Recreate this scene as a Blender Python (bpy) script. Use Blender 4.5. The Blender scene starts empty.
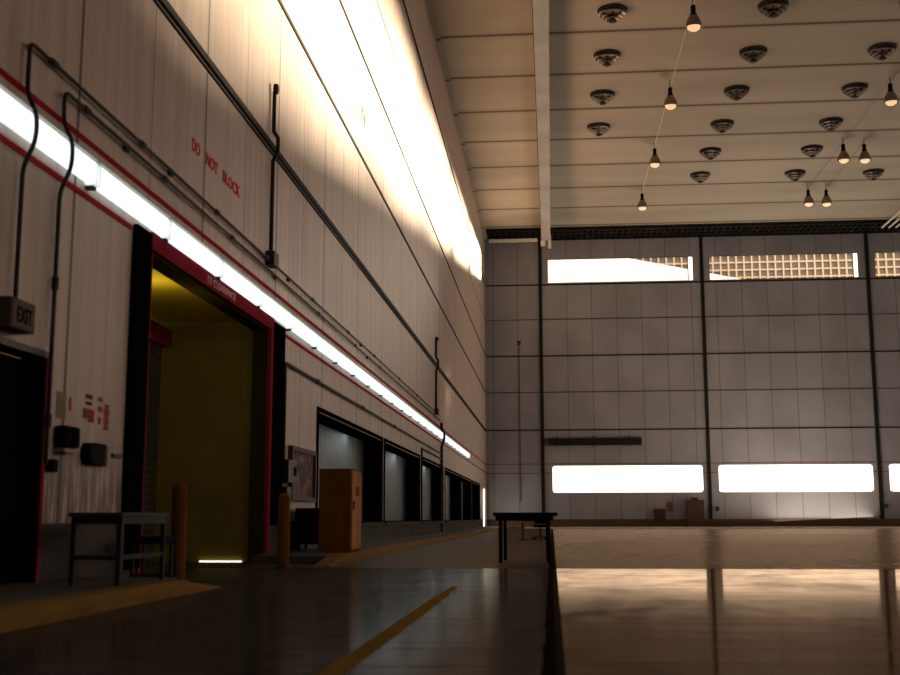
import bpy, bmesh, math, random
from mathutils import Vector, Matrix
random.seed(4)
S = bpy.context.scene
COL = S.collection

# ------------------------------------------------------------------ camera model
F, PIT, YAW, ROL, EYE = 1150.0, 0.15599, 0.08711, -0.00179, 0.70

def ray(px, py):
    u = (px - 450) / F; v = (337.5 - py) / F
    cr, sr = math.cos(ROL), math.sin(ROL); u, v = u * cr - v * sr, u * sr + v * cr
    cp, sp = math.cos(PIT), math.sin(PIT); y, z = cp - v * sp, sp + v * cp; x = u
    cy, sy = math.cos(YAW), math.sin(YAW)
    return Vector((x * cy - y * sy, x * sy + y * cy, z))

def hit(px, py, ax, val):
    """measure a point of the photograph on a known surface (plane ax = val)"""
    d = ray(px, py); o = Vector((0, 0, EYE)); t = (val - o[ax]) / d[ax]
    return o + d * t

WX, FY, RX, BY, CZ = -4.7, 83.6, 62.0, -10.0, 21.3
def wl(px, py, x=WX): p = hit(px, py, 0, x); return p.y, p.z

# ------------------------------------------------------------------ materials
class NT:
    def __init__(s, name):
        s.m = bpy.data.materials.new(name); s.m.use_nodes = True
        s.n = s.m.node_tree.nodes; s.l = s.m.node_tree.links; s.n.clear()
        s.out = s.n.new('ShaderNodeOutputMaterial')
        s.b = s.n.new('ShaderNodeBsdfPrincipled'); s.l.new(s.b.outputs[0], s.out.inputs[0])
        tc = s.n.new('ShaderNodeTexCoord'); s.co = tc.outputs['Object']
        sx = s.n.new('ShaderNodeSeparateXYZ'); s.l.new(s.co, sx.inputs[0]); s.x, s.y, s.z = sx.outputs
    def put(s, sock, v):
        if hasattr(v, 'is_output'): s.l.new(v, sock)
        elif isinstance(v, (tuple, list)) and len(v) == 3 and sock.type == 'RGBA': sock.default_value = (*v, 1)
        else: sock.default_value = v
    def M(s, op, a, b=0.0, c=None):
        n = s.n.new('ShaderNodeMath'); n.operation = op; s.put(n.inputs[0], a); s.put(n.inputs[1], b)
        if c is not None: s.put(n.inputs[2], c)
        return n.outputs[0]
    def mix(s, f, a, b):
        n = s.n.new('ShaderNodeMix'); n.data_type = 'RGBA'; s.put(n.inputs[0], f); s.put(n.inputs[6], a); s.put(n.inputs[7], b)
        return n.outputs[2]
    def noise(s, scale, detail=3, vec=(1, 1, 1), rough=.5):
        mp = s.n.new('ShaderNodeMapping'); s.l.new(s.co, mp.inputs[0]); mp.inputs['Scale'].default_value = vec
        n = s.n.new('ShaderNodeTexNoise'); s.l.new(mp.outputs[0], n.inputs['Vector'])
        n.inputs['Scale'].default_value = scale; n.inputs['Detail'].default_value = detail; n.inputs['Roughness'].default_value = rough
        return n.outputs['Fac']
    def ramp(s, v, lo, hi):   # smoothstep
        n = s.n.new('ShaderNodeMapRange'); n.interpolation_type = 'SMOOTHSTEP'
        s.put(n.inputs[0], v); n.inputs[1].default_value = lo; n.inputs[2].default_value = hi
        return n.outputs[0]
    def line(s, v, off, sp, w):   # 1 on a line of half width w every sp
        m = s.M('PINGPONG', s.M('SUBTRACT', v, off), sp / 2 if False else sp)
        # distance to nearest multiple of sp
        f = s.M('ABSOLUTE', s.M('SUBTRACT', s.M('FRACT', s.M('ADD', s.M('DIVIDE', s.M('SUBTRACT', v, off), sp), 100.5)), 0.5))
        return s.M('LESS_THAN', s.M('MULTIPLY', f, sp), w)
    def one(s, v, at, w):
        return s.M('LESS_THAN', s.M('ABSOLUTE', s.M('SUBTRACT', v, at)), w)
    def bump(s, h, strength=.3, dist=.02):
        n = s.n.new('ShaderNodeBump'); n.inputs['Strength'].default_value = strength; n.inputs['Distance'].default_value = dist
        s.put(n.inputs['Height'], h); s.l.new(n.outputs[0], s.b.inputs['Normal'])
    def set(s, **k):
        mp = dict(color='Base Color', rough='Roughness', metal='Metallic', spec='Specular IOR Level', emit='Emission Color', es='Emission Strength', alpha='Alpha', trans='Transmission Weight')
        for a, v in k.items(): s.put(s.b.inputs[mp[a]], v)
        return s.m

def flat(name, c, rough=.6, metal=0., grime=.25, scale=3., spec=.15):
    t = NT(name); n = t.noise(scale, 4)
    col = t.mix(t.M('MULTIPLY', n, grime * 1.6), c, tuple(x * .45 for x in c))
    t.bump(t.noise(scale * 6, 2), .08, .01)
    return t.set(color=col, rough=rough, metal=metal, spec=spec)

def glow(name, c, s, base=(.8, .8, .8)):
    t = NT(name); n = t.noise(2., 2)
    return t.set(color=base, emit=c, es=t.M('MULTIPLY', t.M('ADD', .95, t.M('MULTIPLY', n, .1)), s), rough=.4)

MT = {}
# left wall: beige ribbed metal panels
t = NT('ribbed_panel')
rib = t.M('ABSOLUTE', t.M('SINE', t.M('MULTIPLY', t.y, math.pi / .35)))
seam = t.M('MAXIMUM', t.line(t.y, 14.95, 4.2, .032), t.M('MULTIPLY', t.line(t.y, 17.05, 4.2, .024), .6))
streak = t.noise(1.6, 4, (1, 3.0, .12)); blot = t.noise(.35, 3)
c = t.mix(t.ramp(streak, .35, .75), (.50, .385, .315), (.39, .30, .245))
c = t.mix(t.M('MULTIPLY', blot, .35), c, (.34, .26, .205))
c = t.mix(t.M('MULTIPLY', t.ramp(rib, .93, 1.0), .16), c, (.15, .11, .09))
# rust and dirt streaks low on the wall near the notices
low = t.M('MULTIPLY', t.M('SUBTRACT', 1.0, t.ramp(t.z, .7, 1.9)), t.M('SUBTRACT', 1.0, t.ramp(t.y, 12., 13.)))
drip = t.ramp(t.noise(3.2, 5, (1, 3.2, .35), .7), .40, .56)
c = t.mix(t.M('MULTIPLY', t.M('MULTIPLY', low, drip), .9), c, (.085, .05, .035))
c = t.mix(t.M('MULTIPLY', seam, .92), c, (.04, .028, .024))
t.bump(rib, .12, .02); MT['panel'] = t.set(color=c, rough=.55, spec=.35)

# far wall : grey panels
t = NT('grey_panel')
seam = t.M('MAXIMUM', t.M('MULTIPLY', t.line(t.x, 1.32, 1.81, .03), .55), 0)
c = t.mix(t.ramp(t.noise(.5, 4, (1, 1, .6)), .3, .75), (.240, .243, .268), (.19, .192, .212))
pan = t.n.new('ShaderNodeTexWhiteNoise'); pan.noise_dimensions = '2D'
cx = t.n.new('ShaderNodeCombineXYZ')
t.l.new(t.M('FLOOR', t.M('DIVIDE', t.M('SUBTRACT', t.x, 1.32), 1.81)), cx.inputs[0]); t.l.new(t.M('FLOOR', t.M('DIVIDE', t.z, 2.7)), cx.inputs[1])
t.l.new(cx.outputs[0], pan.inputs['Vector'])
c = t.mix(t.M('MULTIPLY', pan.outputs[0], .22), c, (.19, .17, .165))
c = t.mix(seam, c, (.05, .045, .04))
MT['farpanel'] = t.set(color=c, rough=.6, spec=.3)

# ceiling
t = NT('ceiling_panel')
d = t.M('MULTIPLY', t.M('ABSOLUTE', t.M('SUBTRACT', t.M('FRACT', t.M('ADD', t.M('DIVIDE', t.M('SUBTRACT', t.y, 42.3), 4.72), 100.5)), .5)), 4.72)
sm = t.M('SUBTRACT', 1.0, t.ramp(d, .06, .17)); sm2 = t.M('SUBTRACT', 1.0, t.ramp(d, .05, .5))
c = t.mix(t.ramp(t.noise(.22, 4, (.5, 1.5, 1)), .3, .75), (.44, .385, .315), (.36, .315, .255))
c = t.mix(t.M('MULTIPLY', sm2, .25), c, (.2, .15, .1))
c = t.mix(t.M('MULTIPLY', sm, .85), c, (.07, .05, .035))
MT['ceiling'] = t.set(color=c, rough=.7, spec=.2)

# floor : polished concrete slabs
t = NT('polished_concrete')
n1 = t.noise(.55, 6, (1, .45, 1), .6); n2 = t.noise(3.5, 4, (1, .4, 1)); n3 = t.noise(.16, 3)
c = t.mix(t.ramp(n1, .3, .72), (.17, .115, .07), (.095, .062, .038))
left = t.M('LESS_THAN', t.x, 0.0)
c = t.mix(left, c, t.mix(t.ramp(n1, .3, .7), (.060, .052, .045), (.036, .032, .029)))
sc = t.ramp(t.noise(1.3, 5, (.7, 2.2, 1), .65), .60, .70)
c = t.mix(t.M('MULTIPLY', sc, .35), c, (.03, .02, .014))
j = t.M('MAXIMUM', t.one(t.x, .03, .022), t.one(t.y, 16.55, .05))
j = t.M('MAXIMUM', j, t.line(t.y, 16.55, 16.0, .05)); 
jw = t.M('MAXIMUM', j, t.M('MULTIPLY', t.M('GREATER_THAN', t.x, t.M('ADD', -.03, t.M('MULTIPLY', t.noise(1.2, 2), -.05))), t.M('LESS_THAN', t.x, .02)))
r = t.M('ADD', .055, t.M('MULTIPLY', t.ramp(n2, .3, .8), .05))
r = t.M('ADD', r, t.M('MULTIPLY', t.ramp(n1, .4, .8), .05))
r = t.M('ADD', r, t.M('MULTIPLY', j, .5))
r = t.M('ADD', r, t.M('MULTIPLY', left, .06))
far = t.M('GREATER_THAN', t.y, 16.55)
r = t.M('ADD', r, t.M('MULTIPLY', far, .17))
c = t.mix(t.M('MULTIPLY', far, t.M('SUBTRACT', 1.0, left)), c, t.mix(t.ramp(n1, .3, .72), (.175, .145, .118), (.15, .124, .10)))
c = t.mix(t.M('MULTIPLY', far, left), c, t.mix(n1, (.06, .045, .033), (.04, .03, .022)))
c = t.mix(jw, c, (.010, .007, .005))
t.set(color=c, rough=.9, spec=0.)
gl = t.n.new('ShaderNodeBsdfGlossy'); t.put(gl.inputs['Color'], t.mix(left, (1.0, .79, .60), (1.0, .93, .86))); t.put(gl.inputs['Roughness'], r)
fr = t.n.new('ShaderNodeFresnel'); fr.inputs['IOR'].default_value = 1.35
k = t.M('SUBTRACT', .60, t.M('ADD', t.M('MULTIPLY', far, .34), t.M('MULTIPLY', left, t.M('SUBTRACT', .32, t.M('MULTIPLY', far, .16)))))
k = t.M('MULTIPLY', k, t.M('SUBTRACT', 1.0, t.M('MULTIPLY', jw, .95)))
scr = t.ramp(t.noise(2.2, 6, (.18, 3.0, 1), .7), .35, .7)
k = t.M('MULTIPLY', k, t.M('SUBTRACT', 1.12, t.M('MULTIPLY', t.M('MULTIPLY', scr, t.M('SUBTRACT', 1.0, far)), .38)))
k = t.M('MULTIPLY', k, t.M('SUBTRACT', 1.05, t.M('MULTIPLY', t.M('MULTIPLY', t.ramp(n1, .45, .75), .45), t.M('SUBTRACT', 1.0, far))))
mx = t.n.new('ShaderNodeMixShader'); t.l.new(t.M('MULTIPLY', fr.outputs[0], k), mx.inputs[0])
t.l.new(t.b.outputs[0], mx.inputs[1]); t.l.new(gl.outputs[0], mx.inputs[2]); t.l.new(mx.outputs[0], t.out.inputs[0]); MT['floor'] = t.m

MT['concrete'] = flat('base_concrete', (.095, .082, .07), .9, grime=.6, scale=1.2)
MT['curbyellow'] = flat('worn_yellow_paint', (.25, .13, .02), .9, grime=.6, scale=2.5)
MT['floorline'] = flat('worn_floor_line', (.32, .20, .05), .9, grime=.6, scale=2.5, spec=0.)
MT['bollard'] = flat('orange_yellow_paint', (.19, .075, .012), .9, grime=.4, scale=4, spec=0.)
MT['red'] = flat('dark_red_paint', (.30, .03, .045), .9, grime=.3, spec=0.)
MT['redline'] = flat('red_line_paint', (.34, .02, .035), .9, grime=.3, spec=0.)
MT['redfaint'] = flat('faded_red_line', (.20, .085, .085), .9, grime=.3, spec=0.)
MT['redtext'] = flat('red_letter_paint', (.55, .03, .03), .9, grime=.1, spec=0.)
MT['palettext'] = flat('pale_letter_paint', (.75, .42, .40), .9, grime=.1, spec=0.)
MT['blackpad'] = flat('black_rubber', (.004, .0045, .0045), .95, grime=.3, spec=0.)
MT['darkmetal'] = flat('dark_metal', (.035, .03, .028), .45, grime=.4)
MT['pipe'] = flat('dark_conduit', (.03, .02, .018), .5, 0, grime=.4)
MT['cabbrown'] = flat('cabinet_brown', (.075, .047, .036), .7, grime=.3, spec=.05)
MT['olive'] = flat('olive_yellow_paint', (.26, .205, .035), .5, grime=.55, scale=1.3)
MT['olivelit'] = flat('olive_paint_lit', (.62, .45, .04), .6, grime=.4, scale=1.3)  # olive paint lightened, lamplight put into the bay ceiling's colour
MT['darkolive'] = flat('dark_olive_paint', (.05, .04, .01), .8, grime=.4, spec=0.)
MT['brown'] = flat('brown_base_paint', (.10, .055, .032), .6, grime=.4, scale=.8)
MT['white'] = flat('white_paint', (.72, .68, .6), .5, grime=.3)
MT['steel'] = flat('bright_steel', (.74, .73, .72), .35, .35, grime=.7, scale=.35)
MT['aluminium'] = flat('dull_aluminium', (.30, .25, .21), .35, .8, grime=.3)
MT['darkred'] = flat('maroon_enamel', (.05, .014, .014), .4, grime=.3)
MT['grille'] = flat('black_grille', (.012, .010, .009), .7, grime=.3)
MT['paper'] = flat('paper', (.42, .36, .26), .8, grime=.3)
MT['olivepaper'] = flat('faded_notice', (.23, .20, .12), .8, grime=.5, scale=14)
MT['redpaper'] = flat('red_label', (.36, .045, .04), .8, grime=.3, scale=10)
MT['darkpaper'] = flat('dark_label', (.09, .03, .025), .8, grime=.3, scale=10)
MT['brownpaper'] = flat('brown_label', (.17, .07, .03), .8, grime=.3, scale=10)
MT['blackplastic'] = flat('black_plastic', (.008, .008, .008), .7, grime=.2, spec=.02)
MT['desktop'] = flat('grey_laminate', (.06, .06, .052), .6, grime=.3)
MT['deskleg'] = flat('grey_green_enamel', (.028, .030, .025), .6, grime=.3)
MT['door'] = flat('dark_door_paint', (.006, .0055, .005), .9, grime=.3, spec=0.)
MT['signbox'] = flat('sign_casing', (.07, .05, .04), .6, grime=.3)
MT['signface'] = flat('sign_face', (.15, .10, .08), .8, grime=.3)
MT['bulb'] = glow('warm_bulb', (1, .58, .28), .8)
MT['tube'] = glow('fluorescent_lens', (.82, .97, 1.0), 1.18)
MT['tubedim'] = glow('end_cap_glow', (.86, .96, .92), .6)  # end caps given a dim glow so the row looks continuous
MT['daylight'] = glow('translucent_daylight_glazing', (1.0, .86, .72), 1.9)
MT['slit'] = glow('daylight_under_door', (1.0, .97, .88), 2.5)
MT['extwhite'] = flat('sunlit_white_roof', (.85, .83, .78), .7, grime=.05, scale=.1)
MT['ground'] = flat('outdoor_paving', (.4, .37, .33), .8, grime=.3, scale=.2)
MT['lattice'] = flat('peach_concrete_grid', (.62, .46, .33), .7, grime=.2, scale=.2)

# orange cabinet
t = NT('orange_wood'); n = t.noise(1.5, 5, (3, 3, .3))
MT['orange'] = t.set(color=t.mix(t.ramp(n, .3, .7), (.20, .078, .011), (.13, .048, .008)), rough=.9, spec=.0)
t = NT('orange_wood_lit'); n = t.noise(1.5, 5, (3, 3, .3))
MT['orangelit'] = t.set(color=t.mix(t.ramp(n, .3, .7), (.46, .19, .04), (.34, .12, .022)), rough=.7, spec=.1)  # side toward the light painted lighter than the front
# ribbed curtain of dock doors
t = NT('ribbed_dock_curtain'); w = t.M('ABSOLUTE', t.M('SINE', t.M('MULTIPLY', t.y, math.pi / .22)))
c = t.mix(t.M('MULTIPLY', w, .8), (.003, .006, .006), (.014, .024, .026)); c = t.mix(t.M('MULTIPLY', t.noise(.8, 4, (1, 2, .4)), .6), c, (.02, .03, .03))
t.bump(w, .5, .03); MT['curtain'] = t.set(color=c, rough=.5)
# ribbed roller door of the deep bay
t = NT('roller_door_slats'); w = t.M('ABSOLUTE', t.M('SINE', t.M('MULTIPLY', t.z, math.pi / .12)))
t.bump(w, .6, .03); MT['roller'] = t.set(color=t.mix(w, (.02, .02, .015), (.05, .05, .035)), rough=.5)
# window glass
t = NT('window_glass'); tr = t.n.new('ShaderNodeBsdfTransparent'); tr.inputs[0].default_value = (.95, .93, .9, 1)
gl = t.n.new('ShaderNodeBsdfGlossy'); gl.inputs['Roughness'].default_value = .05
mx = t.n.new('ShaderNodeMixShader'); mx.inputs[0].default_value = .06
t.l.new(tr.outputs[0], mx.inputs[1]); t.l.new(gl.outputs[0], mx.inputs[2]); t.l.new(mx.outputs[0], t.out.inputs[0]); t.n.remove(t.b); MT['glass'] = t.m
# lattice infill
t = NT('dark_office_glazing'); MT['officeglass'] = t.set(color=t.mix(t.noise(.12, 3), (.20, .17, .14), (.12, .10, .085)), rough=.35)
# pictures in the frame
t = NT('faded_poster')
c = t.mix(t.ramp(t.noise(5, 2), .5, .56), (.03, .014, .01), (.13, .075, .05)); c = t.mix(t.ramp(t.noise(3.5, 1), .6, .66), c, (.22, .04, .03))
MT['poster'] = t.set(color=c, rough=.6, spec=.1)

# ------------------------------------------------------------------ mesh helpers
def box(bm, x0, x1, y0, y1, z0, z1, bev=0):
    r = bmesh.ops.create_cube(bm, size=1)
    vs = r['verts']
    for v in vs:
        v.co = Vector(((x0 + x1) / 2 + v.co.x * (x1 - x0), (y0 + y1) / 2 + v.co.y * (y1 - y0), (z0 + z1) / 2 + v.co.z * (z1 - z0)))
    if bev:
        es = list({e for v in vs for e in v.link_edges})
        bmesh.ops.bevel(bm, geom=es, offset=bev, segments=2, affect='EDGES', profile=.5)
    return vs

def tube(bm, pts, r, seg=10, caps=True):
    """round tube along a polyline"""
    pts = [Vector(p) for p in pts]; rings = []
    up = None
    for i, p in enumerate(pts):
        if i == 0: d = pts[1] - p
        elif i == len(pts) - 1: d = p - pts[i - 1]
        else: d = (pts[i + 1] - p).normalized() + (p - pts[i - 1]).normalized()
        d.normalize()
        if up is None:
            up = Vector((0, 0, 1)) if abs(d.z) < .9 else Vector((1, 0, 0))
        a = d.cross(up).normalized(); b = a.cross(d).normalized(); up = b
        rings.append([bm.verts.new(p + (a * math.cos(2 * math.pi * k / seg) + b * math.sin(2 * math.pi * k / seg)) * r) for k in range(seg)])
    for A, B in zip(rings, rings[1:]):
        for k in range(seg): bm.faces.new((A[k], A[(k + 1) % seg], B[(k + 1) % seg], B[k]))
    if caps: bm.faces.new(rings[0][::-1]); bm.faces.new(rings[-1])

def lathe(bm, prof, seg=28, c=(0, 0, 0)):
    """profile of (r, z) turned round the z axis"""
    c = Vector(c); rings = []
    for r, z in prof:
        if r < 1e-5: rings.append([bm.verts.new(c + Vector((0, 0, z)))])
        else: rings.append([bm.verts.new(c + Vector((r * math.cos(2 * math.pi * k / seg), r * math.sin(2 * math.pi * k / seg), z))) for k in range(seg)])
    for A, B in zip(rings, rings[1:]):
        for k in range(seg):
            q = []
            for v in (A[k % len(A)], A[(k + 1) % len(A)], B[(k + 1) % len(B)], B[k % len(B)]):
                if v not in q: q.append(v)
            if len(q) > 2:
                try: bm.faces.new(q)
                except ValueError: pass

def obj(name, fn, mat, parent=None, smooth=False, loc=None):
    bm = bmesh.new(); fn(bm)
    bmesh.ops.recalc_face_normals(bm, faces=bm.faces)
    me = bpy.data.meshes.new(name); bm.to_mesh(me); bm.free()
    me.materials.append(mat if not isinstance(mat, str) else MT[mat])
    if smooth:
        me.shade_smooth()
        try: me.set_sharp_from_angle(angle=math.radians(40))
        except Exception: pass
    o = bpy.data.objects.new(name, me); COL.objects.link(o)
    if parent: o.parent = parent
    if loc: o.location = loc
    return o

def tag(o, label, cat, group=None):
    o['label'] = label; o['category'] = cat
    if group: o['group'] = group
    return o

def thing(name, label, cat, loc=(0, 0, 0), rz=0, group=None):
    o = bpy.data.objects.new(name, None); COL.objects.link(o); o.empty_display_size = .1
    o.location = loc; o.rotation_euler = (0, 0, rz)
    return tag(o, label, cat, group)

def dup(root, loc, label, group=None, rz=None):
    r = root.copy(); COL.objects.link(r); r.location = loc
    if rz is not None: r.rotation_euler = (0, 0, rz)
    r['label'] = label
    if group: r['group'] = group
    for ch in list(root.children):
        c = ch.copy(); COL.objects.link(c); c.parent = r
        for g in list(ch.children):
            d = g.copy(); COL.objects.link(d); d.parent = c
    return r

def struct(name, fn, mat, parent=None, smooth=False):
    o = obj(name, fn, mat, parent, smooth)
    if not parent: o['kind'] = 'structure'
    return o

def B(*a, **k): return lambda bm: box(bm, *a, **k)
def boxes(lst): 
    def f(bm):
        for a in lst: box(bm, *a)
    return f

def text_mesh(name, body, size, mat, M4, parent=None, xs=1.0, extr=.004, spacing=1.0, width=None):
    cu = bpy.data.curves.new(name, 'FONT'); cu.body = body; cu.size = size; cu.extrude = extr; cu.offset = size * .018; cu.space_character = spacing
    tmp = bpy.data.objects.new(name, cu); COL.objects.link(tmp)
    dg = bpy.context.evaluated_depsgraph_get(); dg.update()
    me = bpy.data.meshes.new_from_object(tmp.evaluated_get(dg)); me.name = name
    COL.objects.unlink(tmp); bpy.data.objects.remove(tmp); bpy.data.curves.remove(cu)
    if width:
        w = max(v.co.x for v in me.vertices) - min(v.co.x for v in me.vertices); xs = width / w
    for v in me.vertices: v.co.x *= xs
    me.materials.clear(); me.materials.append(MT[mat])
    me.transform(M4)
    o = bpy.data.objects.new(name, me); COL.objects.link(o)
    if parent: o.parent = parent
    return o
# writing on a surface that faces +x, reading along +y
def on_left(x, y, z): return Matrix(((0, 0, 1, x), (1, 0, 0, y), (0, 1, 0, z), (0, 0, 0, 1)))

def wall_with_holes(bm, axis, t0, t1, a0, a1, z0, z1, holes):
    """wall slab; holes are (a0,a1,z0,z1) rectangles"""
    As = sorted({a0, a1, *[h[0] for h in holes], *[h[1] for h in holes]})
    Zs = sorted({z0, z1, *[h[2] for h in holes], *[h[3] for h in holes]})
    As = [a for a in As if a0 <= a <= a1]; Zs = [z for z in Zs if z0 <= z <= z1]
    for i in range(len(As) - 1):
        run = None
        for k in range(len(Zs) - 1):
            ca, cz = (As[i] + As[i + 1]) / 2, (Zs[k] + Zs[k + 1]) / 2
            solid = not any(h[0] < ca < h[1] and h[2] < cz < h[3] for h in holes)
            if solid and run is None: run = Zs[k]
            if (not solid) and run is not None:
                seg(bm, axis, t0, t1, As[i], As[i + 1], run, Zs[k]); run = None
        if run is not None: seg(bm, axis, t0, t1, As[i], As[i + 1], run, Zs[-1])
def seg(bm, axis, t0, t1, a, b, z0, z1):
    if axis == 'x': box(bm, t0, t1, a, b, z0, z1)
    else: box(bm, a, b, t0, t1, z0, z1)

# ================================================================== THE SHELL
TH = .25
BASEZ = .66
DOOR = (12.95, 18.72, 0.0, 3.84)            # tall truck door
EXIT = (8.85, 10.30, .13, 2.19)
docks = [(22.95, 31.85), (32.35, 41.05), (41.65, 50.1), (51.0, 59.4), (60.0, 67.9), (68.7, 76.0)]
DZ0, DZ1 = .60, 2.84
FAR = (79.3, 82.6, .13, 2.75)
holes = [DOOR, EXIT, FAR] + [(a, b, DZ0, DZ1) for a, b in docks]
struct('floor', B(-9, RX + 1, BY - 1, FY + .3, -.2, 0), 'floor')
struct('wall_left', lambda bm: wall_with_holes(bm, 'x', WX - TH, WX, BY, FY, BASEZ, CZ, [(a, b, max(c, BASEZ), d) for a, b, c, d in holes]), 'panel')
struct('baseboard_left', lambda bm: wall_with_holes(bm, 'x', WX - TH, WX + .012, BY, FY, 0, BASEZ, [h if h[3] > BASEZ else h for h in holes if h[2] < BASEZ]), 'concrete')
struct('ceiling', B(WX - 1, RX + 1, BY - 1, FY + .3, CZ, CZ + .3), 'ceiling')
struct('wall_right', B(RX, RX + .3, BY, FY, 0, CZ), 'farpanel')
struct('wall_back', B(WX - TH, RX, BY - .3, BY, 0, CZ), 'farpanel')

# far wall with two rows of ribbon windows
pil = [-.6 + 11.78 * k for k in range(6)]
hiw = [(p + .52, p + 11.2) for p in pil]; low = [(p + .68, p + 11.35) for p in pil]
HZ0, HZ1, LZ0, LZ1 = 17.83, 19.68, 2.5, 4.42
fh = [(a, b, HZ0, HZ1) for a, b in hiw] + [(a, b, LZ0, LZ1) for a, b in low]
struct('wall_far', lambda bm: wall_with_holes(bm, 'y', FY, FY + .22, WX - TH, RX, 0, CZ, fh), 'farpanel')
struct('baseboard_far', B(WX + .01, RX, FY - .12, FY, 0, .62), 'brown')
n = 0
for a, b in hiw:
    n += 1
    def fr(bm, a=a, b=b):
        for q in ((a, b, HZ0, HZ0 + .05), (a, b, HZ1 - .05, HZ1), (a, a + .06, HZ0 + .05, HZ1 - .05), (b - .06, b, HZ0 + .05, HZ1 - .05), (b - .42, b - .36, HZ0 + .05, HZ1 - .05)):
            box(bm, q[0], q[1], FY + .06, FY + .16, q[2], q[3])
    w = struct('window_%d' % n, fr, 'darkmetal')
    struct('pane', B(a + .06, b - .06, FY + .1, FY + .115, HZ0 + .05, HZ1 - .05), 'glass', w)
    struct('opaque_end_pane', B(b - .36, b - .06, FY + .085, FY + .095, HZ0 + .05, HZ1 - .05), 'daylight', w)
def rounded(bm, a, b, z0, z1, y0, y1, r):
    pts = []
    for cx, cz, s in ((b - r, z1 - r, 0), (a + r, z1 - r, 1), (a + r, z0 + r, 2), (b - r, z0 + r, 3)):
        for k in range(6):
            an = math.pi / 2 * (s + k / 5); pts.append((cx + r * math.cos(an), cz + r * math.sin(an)))
    f = [bm.verts.new((x, y0, z)) for x, z in pts]; g = [bm.verts.new((x, y1, z)) for x, z in pts]
    bm.faces.new(f); bm.faces.new(g[::-1])
    for i in range(len(pts)): j = (i + 1) % len(pts); bm.faces.new((f[i], g[i], g[j], f[j]))
for a, b in low:
    n += 1
    w = struct('window_%d' % n, lambda bm, a=a, b=b: [box(bm, *q) for q in ((a, b, FY + .14, FY + .2, LZ0, LZ0 + .04), (a, b, FY + .14, FY + .2, LZ1 - .04, LZ1), (a, a + .04, FY + .14, FY + .2, LZ0, LZ1), (b - .04, b, FY + .14, FY + .2, LZ0, LZ1))], 'darkmetal')
    struct('pane', lambda bm, a=a, b=b: rounded(bm, a + .01, b - .01, LZ0 + .01, LZ1 - .01, FY - .015, FY + .1, .22), 'daylight', w)

# trims : pillars, horizontal rails
tn = 0
def trim(fn, mat, smooth=False):
    global tn; tn += 1
    return struct('trim_%d' % tn, fn, mat, None, smooth)
for p in pil: trim(B(p - .12, p + .12, FY - .14, FY - .001, .62, CZ - .01), 'grille')
for z, h in ((17.72, .10), (15.12, .035), (12.42, .085), (9.75, .035), (7.0, .085)):
    trim(boxes([(WX + .05, pil[0] - .12, FY - .05, FY - .001, z - h / 2, z + h / 2)] + [(pil[k] + .12, (pil[k + 1] if k < 5 else RX) - .12, FY - .05, FY - .001, z - h / 2, z + h / 2) for k in range(6)]), 'grille')
for z in (4.56, 3.9):
    segs = [(WX + .05, pil[0] - .12)] + [(pil[k] + .12, (pil[k + 1] if k < 5 else RX) - .12) for k in range(6)]
    if z < 4.42: segs = [segs[0]] + [(pil[k] + .12, low[k][0] - .02) for k in range(6)] + [(low[k][1] + .02, pil[k + 1] - .12) for k in range(5)]
    trim(boxes([(a, b, FY - .02, FY - .001, z - .03, z + .03) for a, b in segs]), 'redfaint')
trim(B(WX + .001, WX + .05, BY, FY - .2, 6.95, 7.05), 'grille')                 # heavy rail
trim(B(WX + .001, WX + .03, BY, FY - .2, 6.87, 6.90), 'grille')
for z, h in ((9.79, .07), (12.5, .06), (17.8, .10)): trim(B(WX + .001, WX + .035, BY, FY - .2, z - h / 2, z + h / 2), 'grille')
trim(B(WX + .001, WX + .015, BY, FY - .2, 15.07, 15.1), 'pipe')
trim(B(WX + .001, WX + .012, BY, FY - .2, 4.50, 4.56), 'redline')
trim(boxes([(WX + .001, WX + .012, BY, 12.3, 3.93, 3.99), (WX + .001, WX + .012, 19.9, FY - .2, 3.9, 3.96)]), 'redline')
# upper band of wall below ceiling, cove
trim(B(WX + .001, WX + .22, BY, FY - .3, CZ - .10, CZ - .001), 'ceiling')
# black grating along the far edge of the ceiling
def grate(bm):
    box(bm, WX + .3, RX - .2, 80.55, FY - .01, CZ - .06, CZ - .005)
    x = WX + .4
    while x < 40:
        box(bm, x, x + .08, 80.5, FY - .02, CZ - .22, CZ - .06); x += .42
    for y in (80.5, 81.5, 82.5, FY - .1): box(bm, WX + .3, RX - .2, y, y + .08, CZ - .24, CZ - .1)
trim(grate, 'grille')

# raised walkways with yellow painted nosing
CX = -3.42
struct('trim_40', lambda bm: box(bm, WX + .013, CX - .28, BY, 11.3, 0, .13), 'concrete')
def nosing(bm, y0, y1, taper0, taper1, x=CX):
    ys = [y0, y0 + taper0, y1 - taper1, y1]; hs = [.012 if taper0 else .13, .13, .13, .012 if taper1 else .13]
    prev = None
    for y, h in zip(ys, hs):
        ring = [bm.verts.new(v) for v in ((x - .28, y, 0.001), (x - .28, y, h + .002), (x - .05, y, h + .002), (x, y, h * .5), (x + .01, y, 0.001))]
        if prev:
            for k in range(5): bm.faces.new((prev[k], prev[(k + 1) % 5], ring[(k + 1) % 5], ring[k]))
        else: bm.faces.new(ring[::-1])
        prev = ring
    bm.faces.new(prev)
struct('trim_41', lambda bm: nosing(bm, BY, 11.9, 0, 1.2), 'curbyellow')
struct('trim_42', lambda bm: box(bm, WX + .013, CX - .10, 17.9, FY - .2, 0, .13), 'concrete')
struct('trim_43', lambda bm: nosing(bm, 17.0, 80.5, 1.4, 0, CX + .18), 'curbyellow')
struct('trim_44', B(CX + .2, CX + 1.5, 80.6, 83.4, 0, .14), 'curbyellow')
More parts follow.
